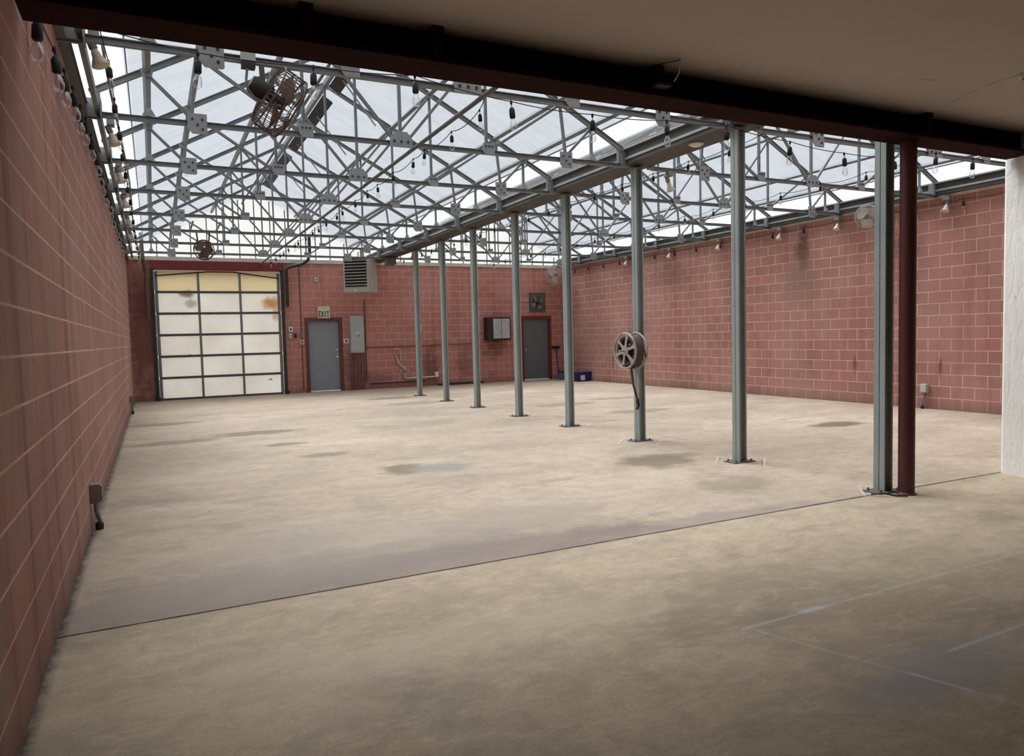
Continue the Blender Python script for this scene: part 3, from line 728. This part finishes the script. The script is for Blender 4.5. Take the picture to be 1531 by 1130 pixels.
# ------------------------------------------------------------------ grey doors
def door(label, x0, x1, h, mat, n, frame):
    d = thing('door_%d' % n, label, 'door', (x0,YB,0)); d['kind'] = 'structure'
    w = x1-x0
    MB().box(.05,w-.05,.06,.10,.03,h-.05).build('leaf', mat, d, bevel=.003)
    m = MB().box(-.045,.05,-.02,.13,0,h+.045); m.build('frame', frame, d)
    MB().box(w-.05,w+.045,-.02,.13,0,h+.045).build('frame', frame, d)
    MB().box(.05,w-.05,-.02,.13,h-.05,h+.045).build('frame', frame, d)
    MB().box(.05,w-.05,.0,.13,0,.025).build('threshold', sill_mat, d)
    return d
d1 = door('grey steel door beneath the exit sign', E0, E1, EH, grey_paint, 1, red_frame)
MB().lathe([(0,0),(.028,0),(.028,.012),(.014,.016),(.014,.04),(.03,.05),(.03,.07),(0,.078)],14,Matrix.Translation((.84,.059,.98))@Matrix.Rotation(PI/2,4,'X')).build('knob', white_plastic, d1, smooth=True)
MB().lathe([(0,0),(.026,0),(.026,.02),(0,.022)],14,Matrix.Translation((.84,.059,1.18))@Matrix.Rotation(PI/2,4,'X')).build('deadbolt', white_plastic, d1, smooth=True)
d2 = door('dark grey steel door in red frame, far back corner', F0, F1, FH, grey_paint_dark, 2, red_trim)
MB().lathe([(0,0),(.028,0),(.028,.012),(.014,.016),(.014,.04),(.03,.05),(.03,.07),(0,.078)],14,Matrix.Translation((.12,.059,.98))@Matrix.Rotation(PI/2,4,'X')).build('knob', galv_light, d2, smooth=True)

# exit sign
ex = thing('exit_sign', 'small exit sign box above the grey door', 'sign', (4.345,YB,2.235))
MB().box(-.17,.17,-.06,0,-.16,.17).build('housing', simple('yellowed white plastic', lin(206,196,176), .5, 0, .05), ex, bevel=.006)
strokes = {'E':[(0,0,.3,1),(0,0,1,.17),(0,.42,.85,.59),(0,.83,1,1)],'I':[(.32,0,.68,1)],'T':[(.34,0,.66,1),(0,.82,1,1)]}
m = MB()
for i, ch in enumerate('EXIT'):
    ox = -.145+i*.076; w = .058; h = .165; oz = -.125
    if ch == 'X':
        for s in (0,1):
            a = (ox+(w if s else 0),-.063,oz); b = (ox+(0 if s else w),-.063,oz+h)
            m.bar(a,b,.020,.004,(0,1,0))
    else:
        for (x0,z0,x1,z1) in strokes[ch]: m.box(ox+x0*w,ox+x1*w,-.064,-.0605,oz+z0*h,oz+z1*h)
m.build('lettering', letter_mat, ex)
ex.children[1]['label'] = 'black letters EXIT'

# breaker panel and small boxes
ep = thing('breaker_panel', 'tall grey breaker panel right of the exit door', 'electrical panel', (5.26,YB,1.6))
MB().box(-.20,.20,-.12,0,-.53,.53).build('cabinet', panel_grey, ep, bevel=.006)
MB().box(-.18,.18,-.135,-.121,-.50,.50).build('cover', panel_grey, ep, bevel=.004)
MB().box(-.03,.05,-.142,-.136,.02,.06).build('rating_label', white_plastic, ep)
MB().box(.02,.05,-.15,-.136,-.06,-.02).build('latch', dark_metal, ep)
for k, x in enumerate((5.08,5.17,5.27,5.36,5.45)):
    tag(MB().tube([(x,YB-.05,.0),(x,YB-.05,1.065)],.018,8).build('conduit', simple('red brown conduit', lin(112,78,72), .7) if k == 0 else bpy.data.materials['red brown conduit']), 'painted conduit below the breaker panel, %s from the exit door' % ('first' if k == 0 else ORD[k]), 'conduit', 'conduits below the breaker panel')
tag(MB().tube([(5.52,YB-.025,.25),(5.52,YB-.025,2.6)],.02,8).build('conduit', bpy.data.materials['red brown conduit']), 'tall painted conduit rising beside the breaker panel to the heater', 'conduit')
tag(MB().tube([(5.5,YB-.02,1.22),(6.6,YB-.02,1.22),(9.1,YB-.02,1.25)],.014,8).build('conduit', bpy.data.materials['red brown conduit']), 'horizontal painted conduit running along the back wall', 'conduit')
tag(MB().tube([(3.72,YB-.02,.1),(3.72,YB-.02,3.55)],.014,8).build('conduit', bpy.data.materials['red brown conduit']), 'painted conduit left of the exit door', 'conduit')
def wall_box(label, x, z, w, h, mat, d=.05, cat='switch box', name='switch_box', plate=None):
    r = thing(name, label, cat, (x,YB,z))
    MB().box(-w/2,w/2,-d,0,-h/2,h/2).build('box', mat, r, bevel=.004)
    MB().box(-w*.18,w*.18,-d-.012,-d,-h*.22,h*.22).build('switch', plate or dark_metal, r)
    return r
wall_box('upper white switch box beside the overhead door track', 3.43, 1.78, .11, .14, white_plastic)
wall_box('lower white switch box beside the overhead door track', 3.41, 1.60, .07, .12, white_plastic)
wall_box('small dark switch box left of the exit door', 3.55, 1.6, .07, .12, dark_metal)
wall_box('grey control box on the conduit left of the exit door', 3.72, 1.42, .10, .13, pvc)
wall_box('small grey box above the control box by the exit door', 3.69, 1.62, .07, .09, conduit_mat)
wall_box('white label plate between exit door and breaker panel', 4.96, 1.42, .15, .13, white_plastic, .02)
wall_box('small white lamp box high above the exit door', 4.18, 3.15, .10, .10, white_plastic, .06)
wall_box('white outlet box on the wall behind the far columns', 7.2, 1.75, .06, .16, white_plastic, .03)
wall_box('white switch plate left of the corner door', 10.48, 1.33, .08, .36, white_plastic, .03)

# heater unit
hu = thing('unit_heater', 'grey unit heater with louvres hung at the back wall', 'heater', (5.24,19.98,2.74), (0,0,-.62))
MB().box(-.36,.36,-.35,.35,0,.94).build('casing', heater_mat, hu, bevel=.012)
MB().box(-.31,.31,-.36,-.351,.15,.91).build('louvre_recess', black_plastic, hu)
for k in range(9):
    z = .19+k*.083
    MB().box(-.31,.31,-.40,-.361,z,z+.020).build('louvre', heater_mat, hu)
MB().box(-.05,.0,-.356,-.351,.03,.09).build('badge', white_plastic, hu)
MB().box(.361,.366,-.12,-.04,.12,.36).build('rating_plate', sill_mat, hu)
for sx in (-.28,.28):
    MB().tube([(sx,0,.94),(sx,0,1.1)],.012,6).build('hanger_rod', galv, hu)
MB().lathe([(.06,.94),(.06,1.2)],16,Matrix.Translation((.0,.18,0))).build('flue', galv, hu, smooth=True)
# gutter end drop
tag(MB().box(5.7,5.96,18.95,19.2,3.44,3.63).build('drain_box', galv_dark, bevel=.01), 'dark drain box under the far end of the valley gutter', 'drain box')

# wall heater cabinet near the corner door
wh = thing('wall_cabinet', 'grey two-door steel cabinet on dark board, back wall', 'cabinet', (9.72,YB,1.68))
MB().box(-.44,.36,-.30,0,-.36,.36).build('backing', simple('dark brown board', lin(52,36,34), .7), wh)
for s in (0,1):
    MB().box(-.25+s*.29,.02+s*.29,-.32,-.301,-.30,.31).build('door', simple('pale grey enamel', lin(168,170,172), .5) if s == 0 else bpy.data.materials['pale grey enamel'], wh, bevel=.004)
MB().box(-.20,-.06,-.27,-.03,-.385,-.361).build('foot', dark_metal, wh)
# exhaust fan above the corner door
xf = thing('exhaust_fan', 'square dark exhaust fan above the corner door', 'fan', (11.19,YB,2.51))
MB().box(-.29,.29,-.04,0,-.31,.31).build('housing', simple('sooty green grey metal', lin(86,82,76), .7), xf)
Mx = Matrix.Translation((-.02,-.05,-.02))@Matrix.Rotation(PI/2,4,'X')
MB().torus(.23,.02,Mx,28,6).build('shroud', galv_dark, xf, smooth=True)
for k in range(4):
    a = k*PI/2+.5; c, s_ = math.cos(a), math.sin(a)
    m = MB().poly([(-.02+c*.04-s_*.03,-.055,-.02+s_*.04+c*.03),(-.02+c*.21-s_*.07,-.075,-.02+s_*.21+c*.07),(-.02+c*.21+s_*.07,-.05,-.02+s_*.21-c*.07),(-.02+c*.04+s_*.03,-.055,-.02+s_*.04-c*.03)],[(0,1,2,3)])
    o = m.build('blade', galv, xf); o.modifiers.new('thick','SOLIDIFY').thickness = .006
MB().lathe([(0,-.02),(.06,-.02),(.06,.12),(0,.13)],16,Mx).build('motor', dark_metal, xf, smooth=True)
tag(MB().tube([(10.6,YB-.03,2.56),(10.88,YB-.03,2.56)],.016,8).build('conduit', pvc), 'short pale conduit feeding the exhaust fan', 'conduit')
# pipes low on the back wall
pw = thing('water_pipes', 'pale water pipes with valves low on the back wall', 'pipes', (6.4,YB-.06,0))
MB().tube([(.25,0,.42),(.25,0,.30),(.32,0,.26),(1.25,0,.28)],.03,8).build('pipe', pvc, pw, smooth=True)
MB().tube([(.0,0,.95),(.06,0,.75),(.30,-.03,.50)],.025,8).build('pipe', pvc, pw, smooth=True)
MB().tube([(-.05,0,1.15),(.05,0,1.16),(.13,0,1.1),(.14,0,.8)],.014,8).build('hose', pvc, pw, smooth=True)
MB().lathe([(0,0),(.045,0),(.045,.02),(0,.02)],12,Matrix.Translation((.33,-.09,.5))@Matrix.Rotation(PI/2,4,'X')).build('valve', galv_light, pw)
MB().lathe([(0,0),(.045,0),(.045,.02),(0,.02)],12,Matrix.Translation((.10,-.09,.5))@Matrix.Rotation(PI/2,4,'X')).build('valve', galv_light, pw)
MB().box(1.2,1.3,-.05,.05,.27,.42).build('outlet_box', white_plastic, pw)
tag(MB().box(7.7,9.2,YB-.10,YB-.002,.0,.06).build('kick_rail', dark_metal), 'dark rail lying along the foot of the back wall', 'rail')
tag(MB().tube([(5.6,YB-.06,.16),(7.3,YB-.06,.17)],.02,8).build('floor_pipe', dark_metal), 'dark pipe along the foot of the wall by the breaker panel', 'pipe')
# broom and bins in the far corner
bm_ = thing('broom', 'dark broom leaning in the far back corner', 'broom', (11.86,YB-.20,0))
MB().tube([(0,0,.016),(-.02,.17,1.0)],.016,8).build('handle', dark_metal, bm_)
MB().box(-.16,.10,.11,.18,1.0,1.08).build('head', black_plastic, bm_)
b1 = thing('storage_bin', 'navy blue plastic bin with white label, back corner', 'bin', (11.82,19.2,0))
MB().poly([(-.27,-.2,0),(.22,-.2,0),(.22,.2,0),(-.27,.2,0),(-.30,-.23,.26),(.25,-.23,.26),(.25,.23,.26),(-.30,.23,.26)],[(3,2,1,0),(0,1,5,4),(1,2,6,5),(2,3,7,6),(3,0,4,7),(4,5,6,7)]).build('tub', blue_plastic, b1)
MB().box(-.32,.26,-.25,.25,.26,.29).build('lid', blue_plastic, b1, bevel=.006)
MB().box(-.13,.02,-.238,-.224,.04,.19).build('paper_label', white_plastic, b1)
b2 = thing('storage_bin', 'faded violet box beside the corner door', 'bin', (11.80,20.2,0))
MB().box(-.12,.22,-.16,.16,0,.24).build('body', blue_box, b2)
MB().box(-.13,.23,-.17,.17,.24,.28).build('lid', blue_plastic, b2)

# ------------------------------------------------------------------ hose reel on the second column
hr = thing('hose_reel', 'worn metal hose reel mounted on a grey column', 'hose reel', (5.83,7.967,1.22))
Mr = rot_to((-1,-.03,.0))
Mr = Matrix.Translation((-.20,-.09,.0))@Mr
for zc, nm in ((.09,'front_flange'),(-.09,'rear_flange')):
    m = MB().torus(.228,.014,Mr@Matrix.Translation((0,0,zc)),36,8)
    for k in range(6):
        a = 2*PI*k/6+.3; c, s_ = math.cos(a), math.sin(a)
        pr = [(.05,.020),(.13,.016),(.222,.032)]
        q = []
        for rad, hw in pr:
            for dz in (-.006,.006):
                for sg in (-1,1): q.append(tuple(Mr@Vector((c*rad-sg*s_*hw,s_*rad+sg*c*hw,zc+dz))))
        fs = []
        for i in (0,1):
            b0, b1_ = i*4, i*4+4
            fs += [(b0,b0+1,b1_+1,b1_),(b0+2,b1_+2,b1_+3,b0+3),(b0,b1_,b1_+2,b0+2),(b0+1,b0+3,b1_+3,b1_+1)]
        m.poly(q, fs)
    m.lathe([(0,-.012),(.065,-.012),(.065,.012),(0,.012)],20,Mr@Matrix.Translation((0,0,zc)))
    m.build(nm, reel_mat, hr, smooth=False)
MB().lathe([(.07,-.08),(.07,.08)],20,Mr).build('drum', dark_metal, hr, smooth=True)
m = MB()
for k in range(5):
    m.torus(.178,.019,Mr@Matrix.Translation((0,0,-.066+k*.033)),32,8)
m.build('hose_coil', hose_mat, hr, smooth=True)
MB().tube([tuple(Mr@Vector((0,0,.10))),tuple(Mr@Vector((0,0,.19)))],.012,8).build('axle', reel_mat, hr)
MB().box(-.10,-.053,-.14,.05,-.20,.10).build('mount', galv_dark, hr)
MB().box(-.30,-.05,-.07,-.05,-.24,-.18).build('support', galv_dark, hr)
MB().tube([(-.22,-.12,-.18),(-.21,-.12,-.28),(-.17,-.10,-.45),(-.12,-.085,-.58),(-.075,-.075,-.72),(-.07,-.07,-.64)],.016,8).build('hose_end', hose_mat, hr, smooth=True)
MB().tube([(-.10,-.08,-.66),(-.075,-.075,-.73),(-.11,-.08,-.78)],.022,8).build('nozzle', black_plastic, hr, smooth=True)
MB().tube([(.05,.03,.02),(.11,.03,.0),(.13,.03,-.10),(.10,.03,-.20),(.06,.03,-.24)],.012,8).build('feed_hose', black_plastic, hr, smooth=True)

# ------------------------------------------------------------------ outlet boxes on the side walls
def outlet(label, x, y, z, s, box_mat):
    r = thing('outlet_box', label, 'outlet box', (x,y,0), group='outlet boxes on the side walls')
    MB().box(min(0,s*.07),max(0,s*.07),-.06,.06,z-.075,z+.075).build('box', box_mat, r, bevel=.006)
    MB().box(min(s*.071,s*.085),max(s*.071,s*.085),-.05,.05,z-.06,z+.06).build('cover', box_mat, r, bevel=.003)
    MB().tube([(s*.035,0,z-.075),(s*.035,.0,z-.14),(s*.05,.035,z-.22),(s*.055,.04,.07),(s*.05,.02,.01)],.016,8).build('conduit', conduit_mat, r, smooth=True)
    MB().lathe([(.03,0),(.03,.05),(.02,.06),(0,.06)],10,Matrix.Translation((s*.05,.03,0))).build('conduit_foot', dark_metal, r)
    return r
gb = simple('dusty grey box', lin(120,114,108), .6, 0, .1)
outlet('grey outlet box on bent conduit, near end of the left wall', XL, 6.55, .30, 1, gb)
outlet('grey outlet box low at the far end of the left wall', XL, 17.2, .32, 1, gb)
outlet('small pale outlet box on the far right wall', XR, 8.16, .36, -1, pvc)

# ------------------------------------------------------------------ camera
f, yaw, pitch, roll = 1084.8217, .4577, -.0583, -.0248
fw = Vector((math.sin(yaw)*math.cos(pitch), math.cos(yaw)*math.cos(pitch), math.sin(pitch)))
r0 = Vector((math.cos(yaw), -math.sin(yaw), 0)); u0 = r0.cross(fw)
rr = r0*math.cos(roll)+u0*math.sin(roll); uu = rr.cross(fw)
cam = bpy.data.cameras.new('camera'); co = bpy.data.objects.new('camera', cam); C.objects.link(co)
cam.sensor_width = 36; cam.lens = f/1531*36; cam.clip_start = .05; cam.clip_end = 500
M = Matrix.Identity(4)
for i in range(3): M[i][0], M[i][1], M[i][2] = rr[i], uu[i], -fw[i]
M.translation = Vector((0,0,1.456)); co.matrix_world = M
bpy.context.scene.camera = co

# ------------------------------------------------------------------ overcast sky (brightest overhead)
w = bpy.data.worlds.new('overcast sky'); bpy.context.scene.world = w; w.use_nodes = True
nt = w.node_tree; nt.nodes.clear()
tc = nt.nodes.new('ShaderNodeTexCoord'); sx = nt.nodes.new('ShaderNodeSeparateXYZ'); nt.links.new(tc.outputs['Generated'], sx.inputs[0])
def maprange(src, a, b, c, d):
    mr = nt.nodes.new('ShaderNodeMapRange'); mr.clamp = True; mr.interpolation_type = 'SMOOTHSTEP'
    for k, v in ((1,a),(2,b),(3,c),(4,d)): mr.inputs[k].default_value = v
    nt.links.new(src, mr.inputs[0]); return mr.outputs[0]
nrm = nt.nodes.new('ShaderNodeVectorMath'); nrm.operation = 'NORMALIZE'; nt.links.new(tc.outputs['Generated'], nrm.inputs[0])
dt = nt.nodes.new('ShaderNodeVectorMath'); dt.operation = 'DOT_PRODUCT'; nt.links.new(nrm.outputs[0], dt.inputs[0])
dt.inputs[1].default_value = Vector((-.20,.46,.86)).normalized()
base = maprange(sx.outputs[2], .42, 1.0, .88, 2.0)
glow = maprange(dt.outputs['Value'], math.cos(math.radians(27)), math.cos(math.radians(6)), 0.0, 21.0)   # sun behind the cloud
ad = nt.nodes.new('ShaderNodeMath'); ad.operation = 'ADD'; nt.links.new(base, ad.inputs[0]); nt.links.new(glow, ad.inputs[1])
bg = nt.nodes.new('ShaderNodeBackground'); bg.inputs[0].default_value = (.95,.975,1.0,1)
nt.links.new(ad.outputs[0], bg.inputs[1])
ow = nt.nodes.new('ShaderNodeOutputWorld'); nt.links.new(bg.outputs[0], ow.inputs[0])

sc = bpy.context.scene
sc.view_settings.view_transform = 'Standard'; sc.view_settings.look = 'None'
sc.view_settings.exposure = 0.15; sc.view_settings.gamma = 1; sc.view_settings.use_curve_mapping = False
sc.cycles.max_bounces = 10; sc.cycles.diffuse_bounces = 5; sc.cycles.transparent_max_bounces = 32
